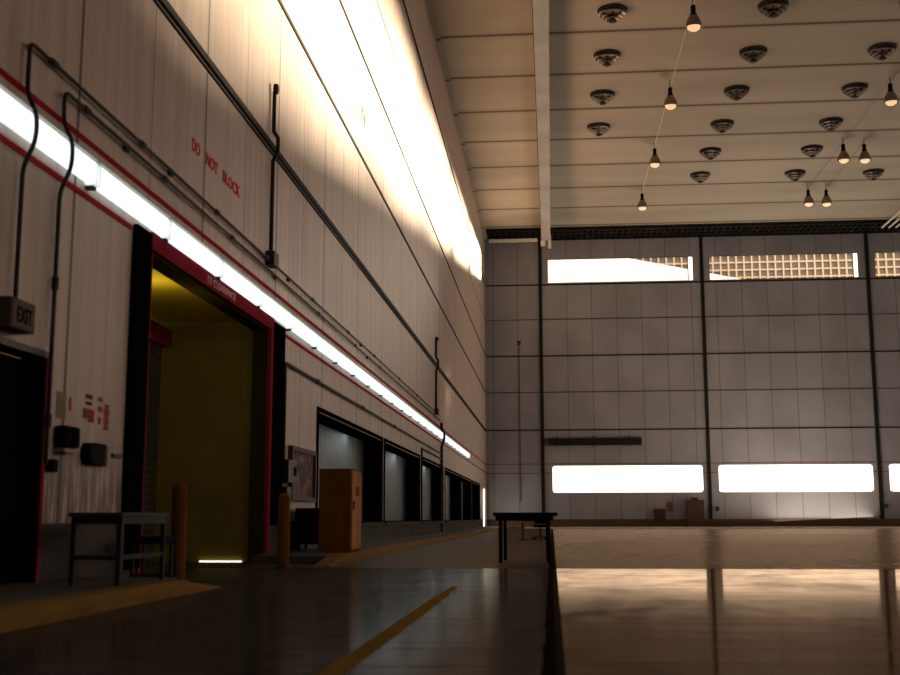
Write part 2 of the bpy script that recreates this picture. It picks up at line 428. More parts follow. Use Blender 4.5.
struct('trim_45', boxes([(-1.07, -.95, 3.0, 10.9, 0, .004), (-1.06, -.96, 19.0, 23.0, 0, .004), (-1.05, -.97, 10.9, 12.2, 0, .004)]), 'floorline')
struct('trim_46', B(CX + 1.6, RX - 1, 79.6, 82.3, 0, .09), 'white')
# dock bumper ledge
struct('trim_47', boxes([(WX + .013, WX + .10, a, b, .5, .6) for a, b in docks]), 'concrete')

# ================================================================== OUTSIDE
def lattice(bm):
    x = -8.0
    while x < 62: box(bm, x - .12, x + .12, 182.2, 182.8, 0, 62); x += 1.22
    z = .6
    while z < 62: box(bm, -8, 62, 182.3, 182.8, z - .12, z + .12); z += 1.22
bld = thing('office_building', 'peach concrete grid office tower seen through the high ribbon windows', 'building', (0, 0, 0))
obj('facade_grid', lattice, 'lattice', bld); obj('glazing', B(-8, 62, 182.85, 190, 0, 62), 'officeglass', bld)
def gable(bm):
    a = hit(545, 250, 1, 160); b = hit(600, 253, 1, 160); c = hit(752, 281, 1, 160); d = hit(500, 180, 1, 160)
    pts = [(-14, 0), (c.x + 6, 0), (c.x + 6, c.z - .8), (c.x, c.z), (b.x, b.z), (b.x - 6, b.z + 5), (-14, d.z)]
    f = [bm.verts.new((x, 160, z)) for x, z in pts]; g = [bm.verts.new((x, 172, z)) for x, z in pts]
    bm.faces.new(f); bm.faces.new(g[::-1])
    for i in range(len(pts)): j = (i + 1) % len(pts); bm.faces.new((f[i], g[i], g[j], f[j]))
gb = thing('white_building', 'white building with sloping roof outside, seen through leftmost high window', 'building', (0, 0, 0))
obj('roof', gable, 'extwhite', gb)
obj('doorway', B(-6, -4, 159.9, 160, 0, 3), 'darkmetal', gb)
struct('trim_48', boxes([(-60, -9.05, -30, 230, -.3, -.1), (-9, 120, FY + .35, 230, -.3, -.1)]), 'ground')

# ================================================================== TRUCK DOOR BAY
bay = thing('truck_door', 'tall truck door opening with red steel frame and black side pads', 'door', (WX, 15.8, 0))
def P(o): return o
def child(name, fn, mat, par, smooth=False):
    """child built in world coordinates, stored relative to its thing"""
    o = obj(name, fn, mat, par, smooth)
    off = par.location.copy(); q = par.parent
    while q: off += q.location; q = q.parent
    o.data.transform(Matrix.Translation(-off)); return o
y0, y1, _, zt = DOOR
child('header', B(WX + .001, WX + .06, y0 - .09, y1 + .16, zt, 4.05), 'red', bay)
hd = [c for c in bay.children if c.name.startswith('header')][0]
for wd, ya, wi in (('13', 15.02, .17), ('CLEARANCE', 15.32, 1.12)):
    tx = text_mesh('lettering', wd, .145, 'palettext', on_left(WX + .063, ya, zt + .05), None, width=wi)
    tx.data.transform(Matrix.Translation(-bay.location)); tx.parent = hd; tx['label'] = 'pale lettering reading ' + wd
child('jamb', B(WX + .001, WX + .04, y0 - .09, y0 - .001, 0, zt), 'red', bay)
child('jamb', B(WX + .001, WX + .06, y1 + .001, y1 + .16, 0, zt), 'red', bay)
def pad(bm, a, b, zb):
    box(bm, WX + .001, WX + .07, a, b, zb, 4.02, .015)
    z = zb + .1
    while z < 3.95: box(bm, WX + .07, WX + .078, a + .04, b - .04, z, z + .03); z += .3
child('side_pad', lambda bm: pad(bm, 12.36, 12.85, .15), 'blackpad', bay)
child('side_pad', lambda bm: pad(bm, 18.9, 19.72, .6), 'blackpad', bay)
child('reveal', boxes([(WX - TH, WX, y1 - .03, y1 - .001, 0, zt - .001), (WX - TH, WX, y0 + .001, y0 + .03, 0, zt - .001), (WX - TH, WX, y0 + .03, y1 - .03, zt - .03, zt - .001)]), 'darkolive', bay)
RXB = -6.52
struct('wall_bay', B(RXB - .3, WX - TH - .001, y1, y1 + .2, 0, 3.98), 'olive')
struct('wall_bay_near', B(RXB - .3, WX - TH - .001, y0 - .3, y0 - .1, 0, 3.98), 'olive')
struct('ceiling_bay', B(RXB - .3, WX - TH - .001, y0 - .3, y1 + .2, 3.98, 4.2), 'olivelit')
rd = thing('roller_door', 'dark slatted roller door at the back of the truck bay', 'door', (RXB, 15.8, 0))
child('slats', B(RXB - .1, RXB, y0 - .09, y1 - .01, 0, 3.95), 'roller', rd)
child('header', B(RXB + .001, RXB + .16, y0 - .05, y1 - .001, 3.55, 3.84), 'red', rd)
tag(obj('daylight_gap', B(-5.75, -5.05, y1 - .03, y1 - .001, .003, .02), 'slit'), 'bright strip of daylight under the wall of the truck bay', 'gap')  # glowing strip stands in for daylight showing under the wall

# ================================================================== EXIT DOOR AND SIGN
ey0, ey1, ez0, ez1 = EXIT
dr = struct('door_1', B(WX - .24, WX - .16, ey0 + .03, ey1 - .03, ez0, ez1 - .03), 'door')
struct('door_frame', boxes([(WX - .25, WX + .02, ey0 - .06, ey0, ez0, ez1), (WX - .25, WX + .02, ey0 - .06, ey1 + .06, ez1, ez1 + .06)]), 'darkmetal', dr)
struct('red_jamb', B(WX - .25, WX + .02, ey1, ey1 + .06, ez0, ez1), 'red', dr)
struct('door_handle', lambda bm: tube(bm, [(WX - .16, 8.98, 1.05), (WX - .1, 8.98, 1.05), (WX - .1, 9.7, 1.05), (WX - .16, 9.7, 1.05)], .018), 'darkmetal', dr)
sg = thing('exit_sign', 'small dim EXIT sign box over the dark door under a conduit', 'sign', (WX, 9.75, 2.3))
a, z = wl(11, 312, WX + .2); b, _ = wl(35, 325, WX + .2)
child('casing', B(WX + .002, WX + .2, a, b, 2.3, 2.56, bev=.01), 'signbox', sg)
fc = child('face', B(WX + .2, WX + .206, a + .02, b - .02, 2.325, 2.535), 'signface', sg)
tx = text_mesh('lettering', 'EXIT', .19, 'blackplastic', on_left(WX + .209, a + .09, 2.36), None, width=(b - a) - .18)
tx.data.transform(Matrix.Translation(-sg.location)); tx.parent = fc

# ================================================================== CONDUITS
def elbow(p, q, r, rad=.12, k=5):
    """rounded corner points from p through q to r"""
    p, q, r = Vector(p), Vector(q), Vector(r); a = (p - q).normalized() * rad; b = (r - q).normalized() * rad
    return [tuple(q + a * (1 - t) ** 2 + b * t ** 2) for t in [i / k for i in range(k + 1)]]
def path(pts, rad=.12):
    out = [pts[0]]
    for i in range(1, len(pts) - 1): out += elbow(pts[i - 1], pts[i], pts[i + 1], rad)
    return out + [pts[-1]]
def conduit(label, pts, r, couplings=(), rad=.12, straps=()):
    c = Vector(pts[0]); t = thing('conduit', label, 'pipe', c)
    child('pipe', lambda bm: tube(bm, path(pts, rad), r), 'pipe', t, True)
    for p, ax in couplings:
        p = Vector(p); d = Vector(ax) * .06
        child('coupling', lambda bm: tube(bm, [p - d, p + d], r * 1.7), 'pipe', t, True)
    for p in straps:
        child('strap', B(WX + .001, WX + .03 + r, p[1] - .05, p[1] + .05, p[2] - r - .02, p[2] + r + .02), 'darkmetal', t)
    return t
cx = WX + .06; ox = WX + .165
def around(y, zb, zt2):   # steps out round the light fitting
    return [(cx, y, zb), (cx, y, 3.80), (ox, y, 4.03), (ox, y, 4.28), (cx, y, 4.48), (cx, y, zt2)]
conduit('long dark conduit rising from the exit sign, upper of the wall pair', around(9.50, 2.58, 4.97) + [(cx, 48.4, 4.97)], .021,
        [((cx, y, 4.97), (0, 1, 0)) for y in (10.0, 12.4, 15.4, 18.2, 22, 26, 30, 35, 40)], .10, [(0, y, 4.97) for y in (13.5, 20.0, 28.0)])
conduit('long dark conduit beside the notices, lower of the wall pair', around(10.28, 1.2, 4.80) + [(cx, 48.4, 4.80)], .021,
        [((cx, y, 4.80), (0, 1, 0)) for y in (10.8, 13.2, 16.2, 22.6, 27, 31)] + [((cx, 10.28, 2.9), (0, 0, 1)), ((cx, 10.28, 1.6), (0, 0, 1))], .10, [(0, y, 4.8) for y in (12.0, 19.0, 29.0)])
conduit('dark conduit from the electrical box along the wall over the dock doors', [(cx, 19.78, 1.7), (cx, 19.78, 3.42), (cx, 48.8, 3.42)], .028,
        [((cx, y, 3.42), (0, 1, 0)) for y in (22.6, 28.2, 34)], .10)
conduit('dark vertical conduit beyond the third dock door down to the walkway', [(cx, 49.0, .14), (cx, 49.0, 3.75), (ox, 49.0, 4.03), (ox, 49.0, 4.28), (cx, 49.0, 4.5), (cx, 49.0, 4.75)], .06, [((cx, 49.0, 2.0), (0, 0, 1))], .10)
conduit('thin dark conduit between second and third dock doors', [(cx, 41.35, .62), (cx, 41.35, 3.2), (cx, 48.8, 3.2)], .035, (), .10)
for y, r_, lab in ((18.55, .05, 'red-black vertical conduit with knob top above the truck door'), (46.6, .07, 'thin vertical conduit with knob top far along the left wall')):
    t = thing('vertical_conduit', lab, 'pipe', (cx, y, 5.08))
    child('pipe', lambda bm: tube(bm, [(cx, y, 5.1), (cx, y, 6.72), (cx + .08, y, 6.86), (cx + .08, y, 7.12), (cx, y, 7.24), (cx, y, 7.95)], r_ * .7), 'pipe', t, True)
    child('knob', lambda bm: lathe(bm, [(0, -.11), (r_ * .9, -.08), (r_ * 1.1, 0), (r_ * .9, .08), (0, .1)], 14, (cx + .025, y, 8.0)), 'darkred', t, True)
    child('junction_box', B(WX + .001, WX + .16, y - .16, y + .16, 4.88, 5.12, bev=.01), 'darkmetal', t)

# electrical box beside second bollard
t = thing('electrical_box', 'dark electrical switch box on wall beside framed board', 'electrical box', (WX, 19.98, 1.4))
child('casing', B(WX + .001, WX + .16, 19.75, 20.2, 1.32, 1.72, bev=.012), 'darkmetal', t)
child('lever', B(WX + .05, WX + .2, 20.2, 20.24, 1.45, 1.6), 'pipe', t)
child('lower_box', B(WX + .001, WX + .13, 19.8, 20.12, .98, 1.25, bev=.01), 'darkmetal', t)

# framed board
t = thing('framed_board', 'dark framed notice board with faded pictures on the left wall', 'notice board', (WX, 21.4, 1.1))
child('frame', boxes([(WX + .001, WX + .09, 20.36, 22.5, 1.02, 1.1), (WX + .001, WX + .09, 20.36, 22.5, 1.92, 2.0), (WX + .001, WX + .09, 20.36, 20.46, 1.1, 1.92), (WX + .001, WX + .09, 22.4, 22.5, 1.1, 1.92)]), 'brown', t)
child('picture', B(WX + .001, WX + .04, 20.46, 22.4, 1.1, 1.92), 'poster', t)

# ================================================================== WRITING
t = thing('painted_lettering', 'red painted lettering DO NOT BLOCK on the left wall', 'lettering', (0, 0, 0))
for wd, ya, wi in (('DO', 14.36, .34), ('NOT', 14.98, .56), ('BLOCK', 15.80, .92)):
    text_mesh('word', wd, .235, 'redtext', on_left(WX + .003, ya, 5.56), t, width=wi)
a, z = wl(361, 120)
tag(text_mesh('painted_letter', 'N', .75, 'pipe', on_left(WX + .003, a, z), width=.6), 'faint dark letter N in the sunlit upper wall', 'lettering')

# ================================================================== FLUORESCENT ROW
FXL = WX + .062
def fixture(y):
    r = thing('fluorescent_light', '', 'light', (FXL, y, 4.19), group='fluorescent light row on the left wall')
    L_ = 2.21
    def hous(bm):   # channel + flared reflector
        box(bm, -.061, .04, .02, L_ - .02, .10, .125)
        pr = [(-.058, .145), (.05, .145), (.075, .126), (-.058, .126)]
        A = [bm.verts.new((x, .02, z)) for x, z in pr]; C_ = [bm.verts.new((x, L_ - .02, z)) for x, z in pr]
        bm.faces.new(A); bm.faces.new(C_[::-1])
        for i in range(4): j = (i + 1) % 4; bm.faces.new((A[i], C_[i], C_[j], A[j]))
    obj('housing', hous, 'white', r)
    def lens(bm):
        pr = []
        for k in range(9):
            an = -math.pi + math.pi * k / 8; pr.append((.002 + .06 * math.cos(an), -.06 + .065 * math.sin(an)))
        pr += [(.062, .098), (-.058, .098)]
        A = [bm.verts.new((x, .041, z)) for x, z in pr]; C_ = [bm.verts.new((x, L_ - .041, z)) for x, z in pr]
        bm.faces.new(A); bm.faces.new(C_[::-1]); N = len(pr)
        for i in range(N): j = (i + 1) % N; bm.faces.new((A[i], C_[i], C_[j], A[j]))
    obj('lens', lens, 'tube', r, True)
    for e in (0.0, L_ - .04):
        obj('end_cap', lambda bm: box(bm, -.058, .066, e, e + .04, -.125, .099, bev=.005), 'tubedim', r)
    obj('bracket', B(-.06, .03, L_ - .02, L_ + .06, -.16, -.126), 'darkmetal', r)
    return r
fx0 = None
NF = 27
for k in range(NF):
    y = 4.3 + 2.25 * k
    nm = 'fluorescent light fitting in the long row on the left wall'
    if fx0 is None: fx0 = fixture(y); fx0['label'] = nm
    else: dup(fx0, (FXL, y, 4.19), nm)

# ================================================================== DOCK DOORS
ord_ = ['first dock door behind the orange cabinet, with black frame', 'second dock door from the orange cabinet', 'third dock door from the cabinet, left of vertical conduit', 'fourth dock door, just beyond the vertical conduit', 'fifth dock door from the orange cabinet, small in distance', 'farthest low dock door beside the bright doorway']
for i, (a, b) in enumerate(docks):
    t = thing('dock_door', 'low dark ' + ord_[i], 'dock door', (WX, (a + b) / 2, DZ0), group='dock doors along the left wall')
    fw_ = .16
    child('frame', boxes([(WX + .001, WX + .035, a - .1, a, DZ0, DZ1 + .02), (WX + .001, WX + .035, b, b + .05, DZ0, DZ1 + .02), (WX + .001, WX + .035, a - .1, b + .05, DZ1 + .02, DZ1 + .10)]), 'blackpad', t)
    child('recess_lining', boxes([(WX - .48, WX, b - .03, b - .002, DZ0 + .002, DZ1 - .002), (WX - .48, WX, a + .002, a + .03, DZ0 + .002, DZ1 - .002), (WX - .48, WX, a + .03, b - .03, DZ1 - .03, DZ1 - .002), (WX - .48, WX, a + .03, b - .03, DZ0 + .002, DZ0 + .03)]), 'blackpad', t)
    child('curtain', B(WX - .56, WX - .481, a, b, DZ0, DZ1), 'curtain', t)
    child('pull_strap', B(WX - .48, WX - .64, (a + b) / 2 - .03, (a + b) / 2 + .03, DZ0 + .1, DZ0 + .7), 'darkmetal', t)

# bright doorway at the far end
dd = struct('door_2', boxes([(WX - .2, WX + .03, FAR[0] - .08, FAR[0], .13, FAR[3]), (WX - .2, WX + .03, FAR[1], FAR[1] + .08, .13, FAR[3]), (WX - .2, WX + .03, FAR[0] - .08, FAR[1] + .08, FAR[3], FAR[3] + .08)]), 'white')
struct('lit_glazing', B(WX - .1, WX - .06, FAR[0], FAR[1], .14, FAR[3]), 'daylight', dd)

# ================================================================== WALL BITS NEAR THE EXIT DOOR
def paper(x0, y0_, x1, y1_, mat, name, label, cat='notice', th=.004):
    a, zt_ = wl(x0, y0_); b, _ = wl(x1, y0_); _, zb = wl((x0), y1_)
    return tag(obj(name, B(WX + .001, WX + th, a, b, zb, zt_), mat), label, cat)
paper(56.5, 391, 66.5, 418, 'olivepaper', 'wall_notice', 'faded olive notice sheet above the wall phone')
paper(69, 397, 71.5, 411, 'redpaper', 'wall_label', 'narrow red label right of the faded notice', 'label')
paper(85.5, 393.5, 92.5, 398, 'darkpaper', 'wall_label', 'small dark label, topmost of the label cluster', 'label')
paper(85.5, 401, 92, 404.5, 'darkpaper', 'wall_label', 'small dark label just below the topmost one', 'label')
paper(83, 407.5, 87.5, 418, 'brownpaper', 'wall_label', 'brown label left of the red rectangle', 'label')
paper(88, 409, 94, 422, 'redpaper', 'wall_label', 'red rectangular label under two dark labels', 'label')
paper(98, 397, 102.5, 401.5, 'redpaper', 'wall_label', 'upper of three little red labels in a column', 'label')
paper(98, 406, 102, 411.5, 'redpaper', 'wall_label', 'middle of three little red labels in a column', 'label')
paper(98, 417, 100.5, 424, 'redpaper', 'wall_label', 'lowest of three little red labels in a column', 'label')
a, zt_ = wl(104, 404); b, _ = wl(109.5, 404); _, zb = wl(104, 430)
def tall(bm):
    n_ = 3; h = (zt_ - zb) / n_
    for k in range(n_):
        z0 = zb + k * h; box(bm, WX + .001, WX + .004, a, b, z0, z0 + h * .3); box(bm, WX + .001, WX + .004, a + (b - a) * .15, b - (b - a) * .15, z0 + h * .3, z0 + h * .8); box(bm, WX + .001, WX + .004, a, b, z0 + h * .8, z0 + h)
tag(obj('wall_label', tall, 'redpaper'), 'tall red label with notched edges, rightmost of the cluster', 'label')
paper(111, 453.5, 119.5, 457.5, 'darkmetal', 'door_bar', 'small dark bar on the wall left of the truck door pad', 'bar', .03)
# wall phone
a, zt_ = wl(54, 425); b, _ = wl(69, 425); _, zb = wl(54, 447)
t = thing('wall_phone', 'black wall phone below the faded notice', 'phone', (WX, (a + b) / 2, zb))
child('body', B(WX + .001, WX + .13, a, b, zb, zt_, bev=.03), 'blackplastic', t)
child('handset', lambda bm: (tube(bm, [(WX + .16, a + .07, zb + .03), (WX + .185, a + .07, zb + .08), (WX + .185, a + .07, zt_ - .08), (WX + .16, a + .07, zt_ - .03)], .028, 10)), 'blackplastic', t, True)
child('shelf', B(WX + .001, WX + .12, a, b - .02, zb - .05, zb - .015), 'paper', t)
# dispenser
a, zt_ = wl(80, 442); b, _ = wl(96, 442); c_, _ = wl(103, 442); _, zb = wl(80, 464)
t = thing('wall_dispenser', 'rounded black dispenser with a grey red side panel on the wall', 'dispenser', (WX, (a + b) / 2, zb))
def disp(bm):
    R_ = (zt_ - zb) / 2; zc = (zt_ + zb) / 2; pr = [(a + .12 + (R_) * math.cos(q), zc + R_ * math.sin(q)) for q in [math.pi / 2 + math.pi * k / 10 for k in range(11)]] + [(b, zb), (b, zt_)]
    A = [bm.verts.new((WX + .001, y, z)) for y, z in pr]; C_ = [bm.verts.new((WX + .11, y, z)) for y, z in pr]
    bm.faces.new(A); bm.faces.new(C_[::-1])
    for i in range(len(pr)): j = (i + 1) % len(pr); bm.faces.new((A[i], C_[i], C_[j], A[j]))
child('body', disp, 'blackplastic', t)
child('side_panel', B(WX + .001, WX + .06, b + .001, c_, zb, zt_), 'brownpaper', t)
paper(45.5, 459, 50.5, 472, 'blackplastic', 'door_switch', 'small black switch on the wall edge of the dark door', 'switch', .08)

# ================================================================== BOLLARDS
def bollard(label, x, y, h):
    t = thing('bollard', label, 'bollard', (x, y, 0), group='orange yellow bollards at the truck door')
    obj('post', lambda bm: lathe(bm, [(0, .0), (.085, .0), (.085, h - .06), (.075, h - .03), (.05, h - .01), (0, h)], 24), 'bollard', t, True)
    obj('collar', lambda bm: lathe(bm, [(.086, .03), (.12, .03), (.13, .001), (.086, .001)], 24), 'darkmetal', t, True)
p = hit(177, 583, 2, 0); q = hit(177, 482, 1, p.y); bollard('orange yellow steel bollard at the near side of the truck door', p.x, p.y, q.z)
p = hit(283, 568, 2, 0); q = hit(283, 493, 1, p.y); bollard('thinner-looking bollard at the far side of the truck door, beside the framed board', p.x, p.y, q.z)

# ================================================================== NEAR DESK AND STOOL
yn = 9.8; zb = .13
p1 = hit(68, 586, 1, yn); p2 = hit(119, 586, 1, yn); zt_ = hit(110, 512.5, 1, yn).z
x0, x1 = p1.x, p2.x; yf = 10.95
t = thing('work_table', 'narrow grey metal work table with lower stretchers on the near walkway', 'table', ((x0 + x1) / 2, yn, zb))
child('tabletop', B(x0 - .02, x1 + .02, yn - .03, yf + .05, zt_ - .035, zt_, bev=.006), 'desktop', t)
child('apron', B(x0, x1 + .005, yn, yf + .02, zt_ - .10, zt_ - .036), 'deskleg', t)
for lx in (x0, x1 - .04):
    for ly in (yn, yf - .02): child('leg', B(lx, lx + .04, ly, ly + .04, zb, zt_ - .10), 'deskleg', t)
child('stretcher', B(x0 + .04, x1 - .04, yn + .01, yn + .03, zb + .22, zb + .26), 'deskleg', t)
child('stretcher', B(x1 - .03, x1 - .01, yn + .04, yf - .02, zb + .22, zb + .26), 'deskleg', t)
t = thing('low_stool', 'low dark stool behind the near work table by the truck door pad', 'stool', (-4.22, 12.05, 0))
obj('seat', B(-.2, .2, -.2, .2, .44, .52, bev=.02), 'blackplastic', t)
for sx in (-.17, .14):
    for sy in (-.17, .14): obj('leg', B(sx, sx + .03, sy, sy + .03, 0, .44), 'darkmetal', t)
obj('footrest', boxes([(-.14, .14, -.16, -.14, .08, .13), (-.14, .14, .15, .17, .08, .13)]), 'darkmetal', t)

# ================================================================== CABINET, CART
yc = 19.55
a = hit(318, 555, 1, yc).x; b = hit(351, 555, 1, yc).x; ztc = hit(351, 468.5, 1, yc).z
ye = yc + 1.02
t = thing('orange_cabinet', 'tall orange wooden cabinet standing on the yellow-edged walkway', 'cabinet', ((a + b) / 2, yc, .13))
child('body', B(a, b - .02, yc, ye, .13, ztc, bev=.012), 'orange', t)
d_ = child('door', B(b - .02, b + .005, yc + .03, ye - .03, .18, ztc - .03), 'orangelit', t)
hn = obj('handle', B(b + .006, b + .03, yc + .12, yc + .17, .85, 1.0), 'darkmetal', d_); hn.data.transform(Matrix.Translation(-t.location))
child('label_plate', B(b + .006, b + .009, yc + .35, yc + .75, ztc - .45, ztc - .3), 'bollard', t)
yk = 20.7
a = -4.62; b = -4.12; zk = hit(300, 508, 1, yk).z
t = thing('tool_cart', 'dark maroon tool cart behind the orange cabinet', 'cart', ((a + b) / 2, yk, .13))
child('body', B(a, b, yk, yk + .8, .24, zk, bev=.01), 'darkred', t)
for k in range(3):
    z = .3 + k * .2; dw = child('drawer', B(a + .03, b - .03, yk - .012, yk - .001, z, z + .18), 'darkred', t)
    hh = obj('handle', B(a + .15, b - .15, yk - .03, yk - .013, z + .12, z + .14), 'darkmetal', dw); hh.data.transform(Matrix.Translation(-t.location))
for sx in (a + .06, b - .06):
    for sy in (yk + .08, yk + .7): child('caster', lambda bm: tube(bm, [(sx - .02, sy, .185), (sx + .02, sy, .185)], .054, 14), 'blackplastic', t, True)

# ================================================================== TABLE IN THE HALL
yt = 18.45
L_ = hit(501, 563, 2, 0); R_ = hit(549, 563, 2, 0)
zt_ = hit(525, 512.5, 1, yt).z; xa = hit(493, 515, 1, yt).x; xb = hit(557.5, 515, 1, yt).x
t = thing('folding_table', 'black rectangular table alone on the hangar floor', 'table', ((xa + xb) / 2, yt, 0))
child('tabletop', B(xa, xb, yt - .06, yt + 1.5, zt_ - .055, zt_, bev=.006), 'blackplastic', t)
child('apron', B(L_.x - .08, R_.x + .08, yt + .02, yt + 1.4, zt_ - .13, zt_ - .056), 'blackplastic', t)
for lx, ly in ((L_.x, yt + .06), (R_.x, yt + .06), (L_.x + .02, yt + 1.34), (R_.x - .02, yt + 1.34)):
    child('leg', B(lx - .028, lx + .028, ly - .028, ly + .028, 0, zt_ - .13), 'blackplastic', t)

# office chair far behind the table
t = thing('task_chair', 'small dark task chair beyond the black table on open floor', 'chair', (-.38, 38.0, 0))
obj('seat', lambda bm: lathe(bm, [(0, .40), (.22, .41), (.25, .45), (.23, .49), (0, .50)], 20), 'blackplastic', t, True)
obj('backrest', lambda bm: box(bm, -.2, .22, .2, .26, .52, .70, bev=.03), 'blackplastic', t)
obj('column', lambda bm: tube(bm, [(0, 0, .10), (0, 0, .41)], .03), 'darkmetal', t, True)
for k in range(5):
    an = 2 * math.pi * k / 5 + .3
    lg = obj('base_spoke', lambda bm: tube(bm, [(0, 0, .13), (.28 * math.cos(an), .28 * math.sin(an), .08)], .02), 'darkmetal', t, True)
    obj('caster', lambda bm: lathe(bm, [(0, 0), (.03, .01), (.035, .03), (.03, .06), (0, .07)], 10, (.28 * math.cos(an), .28 * math.sin(an), 0)), 'blackplastic', lg, True)
t = thing('small_stand', 'thin dark stand just left of the task chair', 'stand', (-.95, 37.8, 0))
obj('post', B(-.03, .03, -.03, .03, 0.03, .66), 'darkmetal', t)
obj('top_arm', B(.03, .36, -.03, .03, .60, .66), 'darkmetal', t)
obj('foot', B(-.12, .2, -.12, .12, 0, .03), 'darkmetal', t)

# ================================================================== FAR WALL BITS
p0 = hit(687, 500, 1, 82.6); p1 = hit(705, 529, 1, 82.6)
t = thing('metal_cabinet', 'brown grey cabinet against the far wall between two lower windows', 'cabinet', ((p0.x + p1.x) / 2, 82.6, 0))
child('body', B(p0.x, p1.x, 82.6, 83.3, .05, p0.z, bev=.02), 'cabbrown', t)
child('door', B(p0.x + .05, (p0.x + p1.x) / 2 - .01, 82.57, 82.6, .15, p0.z - .08), 'cabbrown', t)
child('door', B((p0.x + p1.x) / 2 + .01, p1.x - .05, 82.57, 82.6, .15, p0.z - .08), 'cabbrown', t)
child('plinth', B(p0.x + .03, p1.x - .03, 82.65, 83.25, 0, .05), 'darkmetal', t)
child('top_box', B(p0.x + .35, p1.x - .4, 82.8, 83.1, p0.z, p0.z + .18), 'darkmetal', t)
def fbox(x0, y0_, x1, y1_, dep, mat, name, label, cat, extra=None):
    a = hit(x0, y0_, 1, FY); b = hit(x1, y1_, 1, FY)
    t = thing(name, label, cat, ((a.x + b.x) / 2, FY - .13, b.z))
    child('casing', B(a.x, b.x, FY - .13 - dep, FY - .125, b.z, a.z, bev=.015), mat, t)
    child('cover', B(a.x + .05, b.x - .05, FY - .14 - dep, FY - .131 - dep, b.z + .05, a.z - .05), mat, t)
fbox(654, 509, 665, 521, .35, 'darkred', 'equipment_box', 'dark square equipment box left of the brown cabinet', 'box')
fbox(667.5, 502, 672.5, 511.5, .06, 'brown', 'wall_panel', 'small brown electrical panel above and right of the equipment box', 'electrical panel')
fbox(715.5, 506.5, 719, 511, .06, 'darkmetal', 'wall_switch', 'little dark switch box right of the second pillar', 'switch')
fbox(883.5, 504, 887.5, 508, .06, 'darkmetal', 'wall_switch', 'little dark switch box right of the third pillar', 'switch')
a = hit(545, 438.5, 1, FY); b = hit(641.5, 445, 1, FY)
t = thing('wall_heater', 'long dark horizontal bar heater above the first lower window', 'heater', ((a.x + b.x) / 2, FY, b.z))
child('body', B(a.x, b.x, FY - .3, FY - .06, b.z, a.z, bev=.02), 'grille', t)
child('end_cap', B(a.x, a.x + .25, FY - .33, FY - .3, b.z + .03, a.z - .03), 'brown', t)
for k in range(3):
    xx = a.x + .8 + k * 2.6; child('bracket', B(xx, xx + .1, FY - .06, FY - .052, b.z - .1, a.z + .15), 'darkmetal', t)
a = hit(519, 345, 1, FY)
t = thing('wall_conduit', 'pale thin vertical conduit on far wall near the left corner', 'pipe', (a.x, FY - .03, 1.8))
child('pipe', lambda bm: tube(bm, [(a.x, FY - .06, 1.9), (a.x, FY - .06, hit(519, 345, 1, FY).z)], .025), 'concrete', t, True)
child('junction_box', B(a.x - .12, a.x + .12, FY - .1, FY - .01, a.z, a.z + .3), 'darkmetal', t)
# white rail under the ceiling in the far left corner
a = hit(487, 241.5, 1, 82.0); b = hit(542, 239, 1, 82.0)
t = thing('light_trough', 'short white light trough under the ceiling grating in the far left corner', 'light', ((a.x + b.x) / 2, 82.0, a.z))
child('trough', B(-4.3, -.75, 81.9, 82.1, a.z - .1, a.z + .14, bev=.02), 'white', t)
for xx in (-3.8, -1.2): child('hanger', B(xx, xx + .05, 81.97, 82.03, a.z + .14, CZ - .24), 'darkmetal', t)

# ================================================================== CEILING RAIL
zb_ = 20.25; sc = (zb_ - .7) / 18.1
t = thing('crane_rail', 'bright steel rail beam running the length of the ceiling', 'rail', (-.12, 40, zb_))
xa, xb = -.41 * sc, .17 * sc
child('bottom_flange', B(xa, xb, 20, 80.2, zb_, zb_ + .07), 'steel', t)
child('web', B((xa + xb) / 2 - .06, (xa + xb) / 2 + .06, 20, 80.2, zb_ + .07, CZ - .07), 'steel', t)
child('top_flange', B(xa, xb, 20, 80.2, CZ - .07, CZ - .002), 'steel', t)
child('side_cover', B(xa - .03, xa - .001, 20, 80.2, zb_ + .02, zb_ + .32), 'pipe', t)
child('end_stop', B(xa - .05, xa + .25, 80.2, 80.45, zb_ - .35, zb_ + .5), 'white', t)
child('end_stop', B(xb - .16, xb + .06, 80.2, 80.45, zb_ - .55, zb_ + .5), 'white', t)
sc_ = 1.138
for k, px in enumerate((882, 889, 896)):
    p = hit(px, 227.5, 2, 20.9)
    t = thing('ceiling_rail', ['white ceiling rail nearest the middle, far right corner', 'middle white ceiling rail in the far right corner', 'outermost white ceiling rail in the far right corner'][k], 'rail', (p.x, 70, 20.9))
    child('rail', lambda bm: tube(bm, [(p.x, 55, 20.9), (p.x, p.y, 20.9)], .07), 'white', t, True)
    for yy in (57, 65, 73): child('hanger', B(p.x - .03, p.x + .03, yy, yy + .06, 20.97, CZ - .002), 'darkmetal', t)

